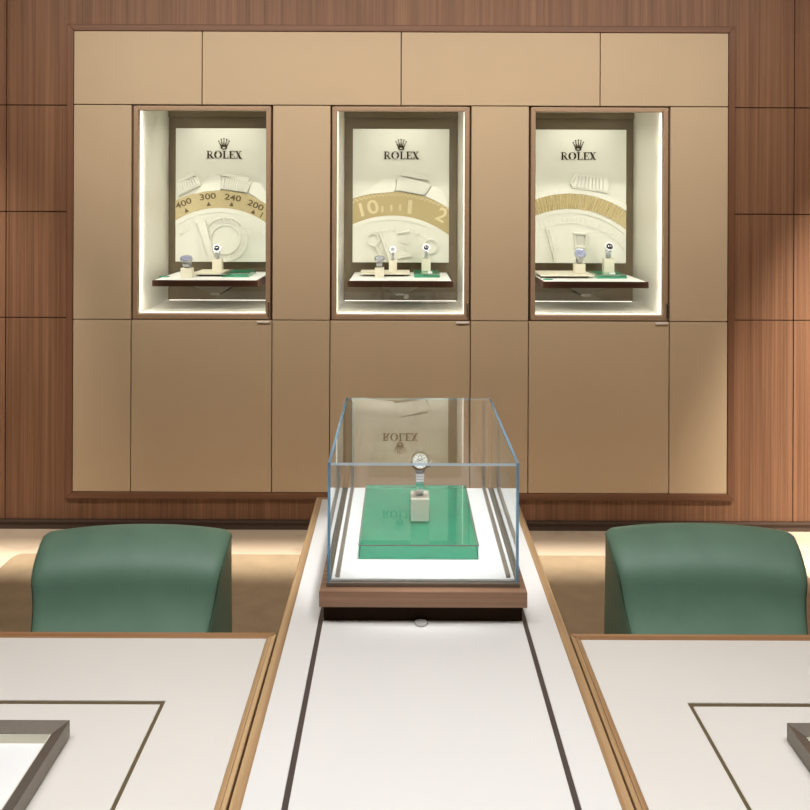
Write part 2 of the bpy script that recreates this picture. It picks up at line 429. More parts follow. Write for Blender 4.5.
def poster(i, cx):
    t = thing('display_picture', ['cream relief picture with a numbered 400 300 240 200 watch bezel',
              'cream relief picture with a grained gold bezel, behind the middle niche shelf',
              'cream relief picture with a fluted gold bezel'][i], 'picture', (cx, PYF+.01, 1.239), 'cream relief pictures in the niches')
    hw = 48.2*ps; zt, zb = H-(129-VY)*ps, H-(262.5-VY)*ps
    obj('board', B().box(cx-hw, cx+hw, PYF, PYF+.034, zb, zt), M['poster'], t, .0015)
    sp = B()                                                     # spacer to the back panel
    sp.box(cx-.15, cx+.15, PYF+.034, BY, zb+.1, zt-.1)
    obj('mounting_block', sp, M['niche_back'], t)
    pc = [224.0, 401.0, 577.8][i]
    def X(px): return cx+(px-pc)*ps
    def Z(py): return H-(py-VY)*ps
    obj('lettering', letters(cx, Z(159.2), 7.6*ps, PYF-.003, PYF), M['ink'], t, label='dark brand lettering')
    obj('crown_emblem', crown(cx, Z(150.0), 1.06*ps, PYF-.003, PYF), M['ink'], t, label='dark crown emblem')
    bc, bz, ro, ri = [(220, 289, 98, 80.5), (392.5, 307, 115, 91.5), (569.5, 293, 100, 85)][i]
    bx, bz_, Ro, Ri = X(bc), Z(bz), ro*ps, ri*ps
    def arc(R, lo=zb):
        return lambda x: max(lo+.001, bz_+math.sqrt(max(0, R*R-(x-bx)**2)))
    e = .0015
    xs = [cx-hw+e+(2*hw-2*e)*k/60 for k in range(61)]
    low = lambda x: zb+.001
    band = B().strip(xs, arc(Ri), arc(Ro), PYF-.008, PYF)
    bo = obj('bezel_band', band, [M['band'], M['band2'], M['band']][i], t)
    # dial inside the bezel: bevel ring, chapter ring, plate
    dl = B().strip(xs, arc(Ri-4.5*ps), arc(Ri), PYF-.007, PYF).strip(xs, low, arc(Ri-4.5*ps), PYF-.002, PYF)
    dl.strip(xs, arc(Ri-15*ps), arc(Ri-14*ps), PYF-.006, PYF-.002)
    for k in range(-14, 15):
        a = k*.062+.5*(.062 if i else 0)
        r0, r1 = Ri-(13 if k % 5 else 16)*ps, Ri-8*ps
        if i == 2: r0, r1 = Ri-13.5*ps, Ri-9*ps
        ca, sa = math.sin(a), math.cos(a); wv = .5*ps
        pts = [(bx+r0*ca-wv*sa, bz_+r0*sa+wv*ca), (bx+r1*ca-wv*sa, bz_+r1*sa+wv*ca), (bx+r1*ca+wv*sa, bz_+r1*sa-wv*ca), (bx+r0*ca+wv*sa, bz_+r0*sa-wv*ca)]
        if all(abs(x-cx) < hw-.004 and z > zb+.003 for x, z in pts): dl.prism(pts, PYF-.006, PYF-.001)
    obj('dial', dl, M['relief'], t)
    RD = 3.0
    def poly(pts, d=.006, nm='raised_relief', into=None):
        b = into or B(); b.prism([(min(cx+hw-e, max(cx-hw+e, X(x))), max(zb+e, Z(y))) for x, y in pts], PYF-d*RD, PYF)
        if into is None: obj(nm, b, M['relief'], t, .0015)
    def circ(px, py, r1, r2, d=.004):
        obj('relief_ring', B().ring(X(px), Z(py), r1*ps, r2*ps, PYF-d*RD, PYF, 36), M['relief'], t)
    def hand(x0, y0, x1, y1, w0, w1, d=.007):
        dx, dy = x1-x0, y1-y0; L = math.hypot(dx, dy); nx, ny = -dy/L, dx/L
        poly([(x0+nx*w0, y0+ny*w0), (x1+nx*w1, y1+ny*w1), (x1-nx*w1, y1-ny*w1), (x0-nx*w0, y0-ny*w0)], d, 'relief_hand')
    def flutes(a, b, c, d_, n):
        """raised ribs between edge a-b (top) and edge d_-c (bottom)"""
        fb = B()
        for k in range(n):
            f0, f1 = (k+.15)/n, (k+.75)/n
            L = lambda p, q, f: (p[0]+(q[0]-p[0])*f, p[1]+(q[1]-p[1])*f)
            poly([L(a, b, f0), L(a, b, f1), L(d_, c, f1), L(d_, c, f0)], .0095, None, fb)
        obj('fluting', fb, M['relief'], t)
    if i == 0:
        poly([(178.5, 181), (193.8, 174), (195.5, 176.8), (179.3, 184)], .007)
        poly([(177.8, 184), (197.8, 177), (202.2, 185.8), (179.3, 197)], .006); flutes((178.5, 184.5), (197, 178), (200.5, 185), (180, 195), 8)
        poly([(195, 195), (211, 175.3), (219.4, 175.3), (222.4, 179.5), (220.8, 191.3), (205, 192.4)], .004)
        poly([(222.3, 176), (226.8, 173), (249, 178.2), (250.4, 181), (248, 183)], .008)
        poly([(223, 177), (252.6, 182.6), (247.5, 193), (221.5, 189.4)], .007); flutes((224, 178.5), (251, 183.5), (246.5, 192), (222.6, 188.5), 11)
        poly([(252, 182), (260.7, 183.3), (266.4, 193), (271.5, 199), (271.5, 207), (262, 202), (249, 193)], .004)
        circ(226, 240, 22.5, 21.3); circ(226, 240, 15, 14)
        rl = B()
        for k in range(24):
            a = 2*PI*k/24; rl.prism([(X(226+18*math.cos(a)+.5*dx), Z(240+18*math.sin(a)+1.4*dz)) for dx, dz in ((-1, -1), (1, -1), (1, 1), (-1, 1))], PYF-.008, PYF)
        obj('minute_marks', rl, M['relief'], t)
        hand(202, 222, 214, 262.4, 4.2, 2.6)
        for ch, sz, px, py, ro_ in (('O', 11, 229, 223, .1), ('D', 12, 254, 237, .6)):
            tb = B(); add_text(tb, ch, sz*ps, X(px), Z(py), PYF-.007, ro_); obj('raised_mark', tb, M['relief'], t)
        for txt, px, py in (('400', 184.2, 204.3), ('300', 208.2, 197.6), ('240', 233.3, 198.6), ('200', 256, 206)):
            nb = B(); add_text(nb, txt, 8.2*ps, X(px), Z(py), PYF-.0085, math.atan2(px-bc, bz-py), 1.38)
            obj('numeral', nb, M['ink2'], bo, label='dark bezel numeral '+txt)
        for px, py in ((187, 211.2), (209.2, 204.6), (232.2, 204.9), (254, 212.3)):
            a = math.atan2(px-bc, bz-py); u = 2.2
            pts = [(-u, -u*.9), (u, -u*.9), (0, u*1.1)]
            nb = B(); nb.prism([(X(px+x*math.cos(a)+z*math.sin(a)), Z(py+x*math.sin(a)-z*math.cos(a))) for x, z in pts], PYF-.0092, PYF-.008)
            obj('marker', nb, M['ink2'], bo)
        nb = B(); add_text(nb, '1', 8*ps, X(261.8), Z(215.8), PYF-.0085, .55, 1.0); obj('numeral', nb, M['ink2'], bo)
    elif i == 1:
        poly([(353.8, 198), (370.5, 188.6), (384, 179), (395.4, 179.3), (396.5, 188.6), (393, 192.2), (372, 194)], .004)
        poly([(400, 175.5), (403.4, 172.8), (425, 176), (429, 180.5)], .008)
        poly([(397, 181), (399.4, 175.6), (430, 183.8), (429, 188.6), (424.3, 195), (396.2, 190.3)], .007); flutes((400, 177), (429, 184.5), (424, 194), (397.5, 189.5), 9)
        poly([(425, 196), (431.5, 186.2), (442, 188.6), (447.5, 200), (448.5, 208), (436, 201)], .004)
        circ(373.5, 239.5, 6.6, 5.4, .006); circ(431, 246, 7.5, 6.2, .005)
        hand(376, 246, 386, 262.4, 1.2, 1.8); hand(380, 231, 391, 262, .9, 1.5)
        poly([(398, 232), (409.5, 230.3), (410, 232), (398.4, 233.7)], .006); poly([(399, 257), (411, 255), (411.3, 256.5), (399.3, 258.6)], .006)
        tb = B(); add_text(tb, '28', 15*ps, X(404.6), Z(244), PYF-.007, -1.45)
        obj('raised_date', tb, M['relief'], t)
        for txt, px, py, ro_, sx in (('10', 367.5, 209.2, math.atan2(368-bc, bz-209), 1.25), ('2', 441.5, 215.5, .5, 1.1)):
            nb = B(); add_text(nb, txt, 19*ps, X(px), Z(py), PYF-.0085, ro_, sx)
            for v in nb.bm.verts: v.co.x = max(cx-hw+e, min(cx+hw-e, v.co.x))
            obj('numeral', nb, M['bandlight'], bo, label='raised pale numeral '+txt)
        for px, py in ((382.5, 209), (391.5, 208), (400.3, 207.5)):
            nb = B(); nb.prism([(X(px-1.1), Z(py+3.2)), (X(px+1.1), Z(py+3.2)), (X(px+1.1), Z(py-3)), (X(px-1.1), Z(py-3))], PYF-.0095, PYF-.008)
            obj('marker', nb, M['bandlight'], bo)
        nb = B(); nb.prism([(X(407.5), Z(213.5)), (X(411.5), Z(214)), (X(412.6), Z(200.3)), (X(408.6), Z(199.8))], PYF-.0095, PYF-.008)
        obj('marker', nb, M['bandlight'], bo)
        nb = B()
        rope = lambda x: arc(Ro-2.6*ps)(x)+1.2*ps*math.sin((x-bx)/ps*1.5)
        nb.strip([cx-hw+e+(2*hw-2*e)*k/180 for k in range(181)], lambda x: rope(x)-.5*ps, lambda x: rope(x)+.5*ps, PYF-.0093, PYF-.008)
        obj('rope_edge', nb, M['bandlight'], bo)
    else:
        obj('case_rim', B().strip(xs, arc(Ro), arc(Ro+5.5*ps), PYF-.012, PYF), M['relief'], t)
        poly([(570, 183), (574.5, 174), (605, 176.8), (608.4, 185), (605.5, 192.2), (571.6, 187.3)], .007)
        flutes((575, 175.5), (604.5, 178), (605.5, 190.5), (572, 185.5), 9)
        hand(548.5, 227, 557, 262.4, 3.6, 3.0); hand(549, 228, 556.6, 262.4, 1.2, 1.0, .009)
        poly([(573, 231.5), (587, 232), (587, 234), (573, 233.5)], .007); poly([(574, 245), (586, 245), (586, 247), (574, 247)], .006)
        poly([(573.6, 233), (575, 233), (576, 246), (574.6, 246)], .006); poly([(585.4, 233), (586.8, 233), (585.6, 246), (584.2, 246)], .006)
        tb = B(); add_text(tb, '8', 12*ps, X(580), Z(239), PYF-.007, -1.57)
        obj('raised_date', tb, M['relief'], t)
        fl = B()
        for k in range(-32, 33):
            a = k*.034; a0, a1 = a-.011, a+.011
            pts = [(bx+R*math.sin(q), bz_+R*math.cos(q)) for R, q in ((Ri+.001, a0), (Ro-.001, a0), (Ro-.001, a1), (Ri+.001, a1))]
            if all(abs(x-cx) < hw-e for x, z in pts):
                m0 = ((pts[0][0]+pts[3][0])/2, (pts[0][1]+pts[3][1])/2); m1 = ((pts[1][0]+pts[2][0])/2, (pts[1][1]+pts[2][1])/2)
                v = [fl.bm.verts.new((x, PYF-.0078, z)) for x, z in pts]
                p0 = fl.bm.verts.new((m0[0], PYF-.018, m0[1])); p1 = fl.bm.verts.new((m1[0], PYF-.018, m1[1]))
                fl.face([v[0], v[1], p1, p0]); fl.face([p0, p1, v[2], v[3]]); fl.face([v[0], p0, v[3]]); fl.face([v[1], v[2], p1]); fl.face(v)
        obj('flutes', fl, M['bandlight'], bo)
SHZ = 1.182                                # shelf top
SY0, SY1 = 4.272, BY
def shelf(i, cx):
    c2 = cx
    t = thing('display_shelf', ['white topped dark walnut shelf in the niche of the numbered bezel picture',
              'white topped dark walnut shelf in the middle niche', 'white topped dark walnut shelf in the niche of the fluted bezel picture'][i], 'shelf', (c2, SY0, SHZ-.03), 'walnut shelves in the niches')
    hw = .2575
    e = .010
    ed = B()
    ed.box(c2-hw, c2+hw, SY0, SY0+e, SHZ-.030, SHZ).box(c2-hw, c2-hw+e, SY0+e, SY1, SHZ-.030, SHZ).box(c2+hw-e, c2+hw, SY0+e, SY1, SHZ-.030, SHZ)
    obj('walnut_edge', ed, M['dark_walnut'], t, .001)
    obj('shelf_top', B().box(c2-hw+e, c2+hw-e, SY0+e, SY1, SHZ-.028, SHZ+.0005), M['card'], t)
    br = B().frustum((c2-.028, c2+.028, 4.50, 4.58), SHZ-.085, (c2-.12, c2+.12, 4.40, 4.70), SHZ-.030)
    br.box(c2-.024, c2+.024, 4.50, BY, SHZ-.098, SHZ-.072)
    obj('bracket', br, M['bronze_dark'], t, .002)
    if i == 1:
        k = B().disc(c2+.03, SHZ-.10, .014, 4.485, 4.50, 24); obj('knob', k, M['bronze_dark'], t)

# ------------------------------------------------------------------ watches, stands, trays
def at(px, Y): return (px-VX)/F*Y
def stand(name, label, px, Y, z0, w, d, h, m='cream', group='watch stands'):
    x = at(px, Y)
    o = obj(name, B().box(x-w/2, x+w/2, Y-d/2, Y+d/2, z0, z0+h), M[m], None, .002)
    tag(o, label, 'stand', group); return x, z0+h
def watch(label, x, Y, z, R=.019, ry=.024, rz=.034, phi=38, w=.018, metal='chrome', dial='dialwhite', bez=None, roll=0, detail=False, yaw=0, gem=False):
    """bracelet standing as a loop on height z, head at angle phi on it, facing the room"""
    ph = math.radians(phi)
    rot = Matrix.Rotation(math.radians(yaw), 4, 'Z') @ Matrix.Rotation(math.radians(roll), 4, 'Y')
    t = thing('wristwatch', label, 'watch', (x, Y, z), 'watches on display')
    n = 48; br = B(); th = .0018
    for k in range(n):
        a0, a1 = 2*PI*(k+.06)/n, 2*PI*(k+.94)/n
        vs = []
        for sx in (-1, 1):
            for a, q in ((a0, 0), (a1, 0), (a1, th), (a0, th)):
                d = abs((a-ph+PI) % (2*PI)-PI); ww = w*(1 - .22*min(1, d/2.2))
                vs.append(br.bm.verts.new((sx*ww/2, -(ry-q)*math.cos(a), (rz-q)*math.sin(a))))
        for f in ((0, 1, 2, 3), (7, 6, 5, 4), (0, 4, 5, 1), (1, 5, 6, 2), (2, 6, 7, 3), (3, 7, 4, 0)): br.face([vs[j] for j in f])
    base = br.minz()
    nrm = Vector((0, -math.cos(ph)/ry, math.sin(ph)/rz)).normalized()
    pos = Vector((0, -ry*math.cos(ph), rz*math.sin(ph)))
    tilt = math.atan2(nrm.z, -nrm.y)
    head = Matrix.Translation(pos) @ Matrix.Rotation(-tilt, 4, 'X')
    put = Matrix.Translation((x, Y, z)) @ Matrix.Translation((0, 0, -base)) @ rot
    br.xform(put)
    lowest = br.minz(); fix = Matrix.Translation((0, 0, z-lowest)); br.xform(fix)
    full = fix @ put @ head
    obj('bracelet', br, M[metal], t)
    cs = B().disc(0, 0, R*.9, -.005, .004, 40, 1, R*.92).ring(0, 0, R, R*.8, -.004, .002, 40)
    for sx in (-1, 1):
        for sz in (-1, 1): cs.box(sx*w*.42-.002, sx*w*.42+.002, -.003, .003, min(sz*R*.7, sz*R*1.22), max(sz*R*.7, sz*R*1.22))
    cs.box(R*.95, R*1.15, -.0025, .0025, -.0025, .0025)
    if detail:
        for sz in (-1, 1): cs.box(R*.82, R*1.06, -.002, .002, sz*R*.55-.0018, sz*R*.55+.0018)
    obj('watch_case', cs.xform(full), M[metal], t)
    obj('bezel', B().ring(0, 0, R*.97, R*.76, -.0068, -.004, 40).xform(full), M[bez or metal], t)
    dd = obj('dial', B().disc(0, 0, R*.78, -.0056, -.004, 36).xform(full), M[dial], t)
    hd = B()
    def h(a, L, wd, y): 
        c, q = math.cos(a), math.sin(a)
        hd.prism([(-wd*q-.1*L*c, wd*c-.1*L*q), (wd*q-.1*L*c, -wd*c-.1*L*q), (L*c+wd*q*.5, L*q-wd*c*.5), (L*c-wd*q*.5, L*q+wd*c*.5)], y-.0003, y)
    h(math.radians(150), R*.42, R*.06, -.0058); h(math.radians(32), R*.62, R*.045, -.0062)
    if detail:
        for k in range(12):
            a = PI/6*k; hd.disc(R*.64*math.cos(a), R*.64*math.sin(a), R*.05, -.006, -.0056, 8)
    obj('hands', hd.xform(full), M['dialdark' if dial != 'dialdark' else 'steel'], dd)
    if detail:
        sd = B()
        for a in (90, 210, 330): sd.ring(R*.36*math.cos(math.radians(a-120)), R*.36*math.sin(math.radians(a-120)), R*.2, R*.15, -.0059, -.0056, 20)
        obj('subdials', sd.xform(full), M['dialdark'], dd)
    if gem:
        gm = B()
        for k in range(20):
            a = 2*PI*k/20; gm.disc(R*.87*math.cos(a), R*.87*math.sin(a), R*.1, -.0085, -.0066, 6, 1, R*.13)
        obj('gem_setting', gm.xform(full), M['gem'], t)
    return t
def acrylic(label, x0, x1, y0, y1, z0, h, group=None):
    t = thing('acrylic_block', label, 'display block', ((x0+x1)/2, (y0+y1)/2, z0), group)
    obj('green_base', B().box(x0+.0008, x1-.0008, y0+.0008, y1-.0008, z0+.0006, z0+.0025), M['green'], t)
    b = B().box(x0, x1, y0, y1, z0+.0001, z0+h)
    obj('clear_block', b, M['acrylic'], t)
    e = .0012; r = B()
    r.box(x0, x1, y0-e, y0, z0+h-.002, z0+h).box(x0, x1, y1, y1+e, z0+h-.002, z0+h).box(x0-e, x0, y0-e, y1+e, z0+h-.002, z0+h).box(x1, x1+e, y0-e, y1+e, z0+h-.002, z0+h)
    obj('edge_line', r, M['bronze_dark'], t)
    return t
def flat_tray(label, x0, x1, y0, y1, z0, h):
    t = thing('display_plinth', label, 'plinth', ((x0+x1)/2, (y0+y1)/2, z0), 'flat cream plinths on the niche shelves')
    obj('plate', B().box(x0, x1, y0, y1, z0+h*.6, z0+h), M['cream'], t, .001)
    obj('shade_foot', B().frustum((x0+.035, x1-.035, y0+.035, y1-.01), z0, (x0+.02, x1-.02, y0+.02, y1-.01), z0+h*.6), M['bronze_dark'], t)  # inset support coloured dark to paint in the shade beneath the plate
def small_card(label, x, y, z, w, d, m, h=.004):
    tag(obj('name_plaque', B().box(x-w/2, x+w/2, y-d/2, y+d/2, z, z+h), M[m], None, .0008), label, 'plaque')

Z1 = SHZ+.0005
for i in range(3):
    cx = showcase(i); poster(i, cx); shelf(i, cx)
TH = .018
# left niche
flat_tray('flat cream plinth behind the round jewelled watch, under the numbered bezel picture', at(193, 4.47), at(227, 4.47), 4.455, 4.69, Z1, TH)
acrylic('clear block with green base on the shelf below the numbered bezel picture', at(222, 4.44), at(249, 4.44), 4.435, 4.66, Z1, .020, 'green blocks on the niche shelves')
x, z = stand('watch_stand', 'low cream cube in front, carrying the round jewelled watch, left niche', 187.5, 4.40, Z1, .056, .05, .050)
watch('silver watch with sparkling stones lying tilted on the low cube, left niche', x, 4.40, z, .030, .036, .024, 56, .036, 'watchsteel', 'dialgem', None, 0, False, 0, True)
x, z = stand('watch_stand', 'tall cream block on the flat plinth below the numbered bezel picture', 218.0, 4.60, Z1+TH, .050, .044, .062)
watch('steel watch with a dark dial standing upright in the left niche', x, 4.60, z, .020, .026, .037, 30, .019, 'watchsteel', 'dialdark')
small_card('small green plaque at the far corner of the shelf under the numbered bezel picture', at(164.5, 4.43), 4.43, Z1, .05, .03, 'greendark')
# middle niche
flat_tray('long flat cream plinth on the middle niche shelf', at(360, 4.50), at(410, 4.50), 4.49, 4.70, Z1, TH)
acrylic('clear block with green base on the middle niche shelf', at(414.5, 4.46), at(440, 4.46), 4.455, 4.68, Z1, .020, 'green blocks on the niche shelves')
x, z = stand('watch_stand', 'low cream cube in front of the long flat plinth, middle niche', 379.8, 4.44, Z1, .046, .046, .052)
watch('silver watch with a round stone set bezel on the low cube, middle niche', x, 4.44, z, .027, .036, .023, 58, .034, 'watchsteel', 'dialsilver', None, 0, False, 0, True)
x, z = stand('watch_stand', 'tall cream block on the long flat plinth of the middle niche', 393.2, 4.60, Z1+TH, .042, .042, .058)
watch('slim steel watch with a white dial on the middle niche plinth', x, 4.60, z, .0165, .024, .036, 34, .015, 'watchsteel', 'dialsilver')
x, z = stand('watch_stand', 'tall pale block on the green based block of the middle niche', 426.3, 4.60, Z1+.020, .046, .044, .066)
watch('steel watch with a dark dial on the green block of the middle niche', x, 4.60, z, .019, .025, .037, 32, .018, 'watchsteel', 'dialdark')
small_card('small white plaque on the green block of the middle niche', at(430.5, 4.47), 4.475, Z1+.020, .022, .012, 'card', .010)
# right niche
flat_tray('wide flat cream plinth under the fluted bezel picture', at(541, 4.44), at(595, 4.44), 4.43, 4.69, Z1, TH)
acrylic('clear block with green base on the shelf below the fluted bezel picture', at(598, 4.44), at(627, 4.44), 4.44, 4.66, Z1, .020, 'green blocks on the niche shelves')
x, z = stand('watch_stand', 'pale block on the wide flat plinth below the fluted bezel picture', 579.5, 4.55, Z1+TH, .056, .046, .048)
watch('silver watch with a pale blue dial tilted upward in the right niche', x, 4.55, z, .031, .032, .030, 46, .030, 'watchsteel', 'dialgem', None, 0, False, 0, True)
x, z = stand('watch_stand', 'tall pale block on the green based block of the right niche', 608.5, 4.58, Z1+.020, .054, .046, .072)
watch('steel watch with a dark dial on the tall block of the right niche', x, 4.58, z, .0225, .028, .038, 36, .021, 'watchsteel', 'dialdark')
small_card('small green plaque at the front corner of the shelf under the fluted bezel picture', at(548.5, 4.35), 4.36, Z1, .046, .03, 'greendark')
small_card('small white plaque on the green block of the right niche', at(613, 4.46), 4.465, Z1+.020, .026, .014, 'card', .008)

# ------------------------------------------------------------------ counter between the desks
TZ = .74
CW = .2845; CY0, CY1 = .62, 2.503; TW = .0172
ct = thing('display_counter', 'long white leather topped counter with wooden edges running between the two desks', 'counter', (X0, 1.5, 0))
tp = B()
gx0, gx1 = .2015, .2105                       # track channel, either side
for a, b in ((-CW+TW, -gx1), (-gx0, gx0), (gx1, CW-TW)): tp.box(X0+a, X0+b, CY0+TW, CY1-TW, TZ-.04, TZ)
obj('leather_top', tp, M['white'], ct, .0012)
for sg in (-1, 1):
    a, b = sorted((X0+sg*gx0, X0+sg*gx1)); obj('track', B().box(a, b, CY0+TW, CY1-TW, TZ-.04, TZ-.0015), M['track'], ct)
for sg in (-1, 1):
    xo, xi = X0+sg*CW, X0+sg*(CW-TW)
    obj('side_edge', B().plan([(xo, CY0), (xi, CY0+TW), (xi, CY1-TW), (xo, CY1)], TZ-.05, TZ), M['oak_y'], ct, .0015)
for yo, yi in ((CY1, CY1-TW), (CY0, CY0+TW)):
    obj('end_edge', B().plan([(X0-CW, yo), (X0-CW+TW, yi), (X0+CW-TW, yi), (X0+CW, yo)], TZ-.05, TZ), M['oak_x'], ct, .0015)
obj('cabinet', B().box(X0-CW+.03, X0+CW-.03, CY0+.03, CY1-.03, .01, TZ-.04), M['panel'], ct, .002)

# ------------------------------------------------------------------ desks
DY0, DY1 = .62, 1.728
def desk(sg):
    side = 'left' if sg < 0 else 'right'
    xi = X0+sg*(CW+.0036); xo = X0+sg*1.62
    t = thing('desk', 'white leather desk with wooden edge, %s of the counter' % side, 'desk', (X0+sg*.95, 1.17, 0), 'desks either side of the counter')
    w1 = .0080; TW2 = .0165; TB = .0245
    def X(d): return xi+sg*d
    def plan(d0, d1, y0, y1, z0, z1, b=None):
        a, c = sorted((X(d0), X(d1))); return (b or B()).box(a, c, y0, y1, z0, z1)
    L = abs(xo-xi)
    iw = .0068; ib = .0105; id_ = .158-.0036; iy = 1.494           # inlay rectangle
    a0, a1, b0, b1 = id_, L-id_, DY0+.16, iy
    tp = B()
    plan(TW2, a0, DY0+TB, DY1-TB, TZ-.04, TZ, tp); plan(a1, L-TW2, DY0+TB, DY1-TB, TZ-.04, TZ, tp)
    plan(a0, a1, b1, DY1-TB, TZ-.04, TZ, tp); plan(a0, a1, DY0+TB, b0, TZ-.04, TZ, tp)
    obj('leather_top', tp, M['white2'], t)
    obj('writing_pad', plan(a0+iw, a1-iw, b0+ib, b1-ib, TZ-.04, TZ), M['white2'], t, .001)
    il = B(); zz = TZ-.0015
    plan(a0, a0+iw, b0, b1, TZ-.04, zz, il); plan(a1-iw, a1, b0, b1, TZ-.04, zz, il)
    plan(a0+iw, a1-iw, b1-ib, b1, TZ-.04, zz, il); plan(a0+iw, a1-iw, b0, b0+ib, TZ-.04, zz, il)
    obj('inlay_strip', il, M['inlay'], t)
    for d0, d1, zt in ((0, w1, TZ-.0012), (w1, TW2, TZ)):       # stepped moulding, inner half slightly higher
        for da, db in ((d0, d1), (L-d0, L-d1)):
            obj('side_edge', B().plan([(X(da), DY0+d0*TB/TW2), (X(db), DY0+d1*TB/TW2), (X(db), DY1-d1*TB/TW2), (X(da), DY1-d0*TB/TW2)], TZ-.045, zt), M['oak_y'], t, .0012)
    for yo, yi in ((DY1, DY1-TB), (DY0, DY0+TB)):
        obj('end_edge', B().plan([(X(0), yo), (X(TW2), yi), (X(L-TW2), yi), (X(L), yo)], TZ-.045, TZ), M['oak_x'], t, .0012)
    obj('side_panel', plan(.06, .10, DY0+.06, DY1-.06, .01, TZ-.04), M['panel'], t, .002)
    obj('side_panel', plan(L-.10, L-.06, DY0+.06, DY1-.06, .01, TZ-.04), M['panel'], t, .002)
    obj('modesty_panel', plan(.10, L-.10, 1.13, 1.15, .15, TZ-.04), M['panel'], t)
    # tray with sloping bronze rim
    tx = X0+sg*.566; tw, ty1, ty0 = .42, 1.390, 1.07
    tt = thing('presentation_tray', 'bronze rimmed tray with a white lining on the desk %s of the counter' % side, 'tray', (tx+sg*tw/2, (ty0+ty1)/2, TZ), 'bronze rimmed trays on the desks')
    rw, zr, zi, zb = .021, TZ+.029, TZ+.020, TZ
    b = B()
    def ring(d, z): return [b.bm.verts.new(p) for p in ((tx+sg*d, ty0+d, z), (tx+sg*(tw-d), ty0+d, z), (tx+sg*(tw-d), ty1-d, z), (tx+sg*d, ty1-d, z))]
    r = [ring(0.0015, zb), ring(0, zb+.003), ring(0, zr), ring(rw, zi), ring(rw, zb+.003), ring(.03, zb)]
    for q in range(5):
        for k in range(4): b.face([r[q][k], r[q][(k+1) % 4], r[q+1][(k+1) % 4], r[q+1][k]])
    obj('rim', b, M['bronze_dark'], tt, .0008)
    a, c = sorted((tx+sg*(rw+.0005), tx+sg*(tw-rw-.0005)))
    obj('lining', B().box(a, c, ty0+rw+.0005, ty1-rw-.0005, TZ+.0005, TZ+.0055), M['card'], tt)
    lw = B(); q0, q1 = TZ+.0056, TZ+.019; k = .0016
    lw.box(a, c, ty1-rw-k, ty1-rw-.0003, q0, q1).box(a, c, ty0+rw+.0003, ty0+rw+k, q0, q1).box(a, a+k, ty0+rw+k, ty1-rw-k, q0, q1).box(c-k, c, ty0+rw+k, ty1-rw-k, q0, q1)
    obj('inner_wall', lw, M['cream'], tt)
for sg in (-1, 1): desk(sg)

# ------------------------------------------------------------------ display case on the counter
kx = X0+.0005
cs = thing('display_case', 'rectangular glass display case on a walnut base, on the counter', 'display case', (kx, 2.08, TZ))
GX, GY0, GY1, GZ0, GZ1 = .1935, 1.780, 2.350, .817, 1.058
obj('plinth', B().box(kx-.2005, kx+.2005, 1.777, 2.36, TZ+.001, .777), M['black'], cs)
obj('walnut_base', B().box(kx-.2078, kx+.2078, 1.755, 2.375, .777, .8085), M['walnut_x'], cs, .0015)
obj('metal_step', B().box(kx-GX-.002, kx+GX+.002, GY0-.004, GY1+.004, .8085, GZ0), M['bronze_dark'], cs, .001)
obj('lock', B().vcyl(kx-.004, 1.762, .0125, TZ+.0005, TZ+.006), M['lockmetal'], cs, .001)
gt = .0055
fl = obj('case_floor', B().box(kx-GX+gt+.002, kx+GX-gt-.002, GY0+gt+.002, GY1-gt-.002, GZ0, GZ0+.0035), M['card'], cs)
e2 = [M['caseglass'], M['edge'], M['edge_dark'], M['innerglass']]
q = .0002
obj('front_pane', B().box(kx-GX+gt+q, kx+GX-gt-q, GY0, GY0+gt, GZ0+q, GZ1-gt-q, 'y', 1, '+y'), e2, cs)
obj('rear_pane', B().box(kx-GX+gt+q, kx+GX-gt-q, GY1-gt, GY1, GZ0+q, GZ1-gt-q, 'y', 1, '-y'), e2, cs)
obj('side_pane', B().box(kx-GX, kx-GX+gt, GY0, GY1, GZ0+q, GZ1, 'x', 2, '+x'), e2, cs)
obj('side_pane', B().box(kx+GX-gt, kx+GX, GY0, GY1, GZ0+q, GZ1, 'x', 2, '-x'), e2, cs)
obj('top_pane', B().box(kx-GX+gt+q, kx+GX-gt-q, GY0, GY1, GZ1-gt, GZ1, 'z', 1, '-z'), e2, cs)
for o in cs.children:
    if o.name.startswith('top_pane'):
        for p in o.data.polygons:
            if abs(p.normal.x) > .9: p.material_index = 2
    if o.name.startswith(('side_pane', 'front_pane', 'rear_pane')):
        for p in o.data.polygons:
            if p.normal.z < -.9 or (p.normal.z > .9 and not o.name.startswith('side')): p.material_index = 3
            if o.name.startswith('side') and p.normal.y > .9: p.material_index = 3
for sg in (-1, 1):
    xx = kx+sg*(GX-.0195)
    obj('floor_rail', B().box(xx-.0045, xx+.0045, GY0+.012, GY1-.016, GZ0+.0036, GZ0+.010), M['rail'], cs, .001)
    obj('corner_post', B().box(xx-.004, xx+.004, GY1-.016, GY1-.0065, GZ0+.0036, GZ1-.0065), M['rail'], cs, .001)
ZF = GZ0+.0036
bx0, bx1 = at(360.2, 1.88), at(479.8, 1.88)
acrylic('large clear acrylic block with a green base inside the glass display case', bx0, bx1, 1.882, 2.27, ZF, .031)
ST = ZF+.031
x, z = stand('watch_stand', 'small cream leather block on the green based block in the glass case', 420.9, 2.045, ST+.0003, .0425, .06, .052)
watch('steel and gold chronograph with a white dial standing in the glass case', x, 2.045, z, .0222, .026, .050, 42, .020, 'chrome', 'dialwhite', 'gold', 0, True)

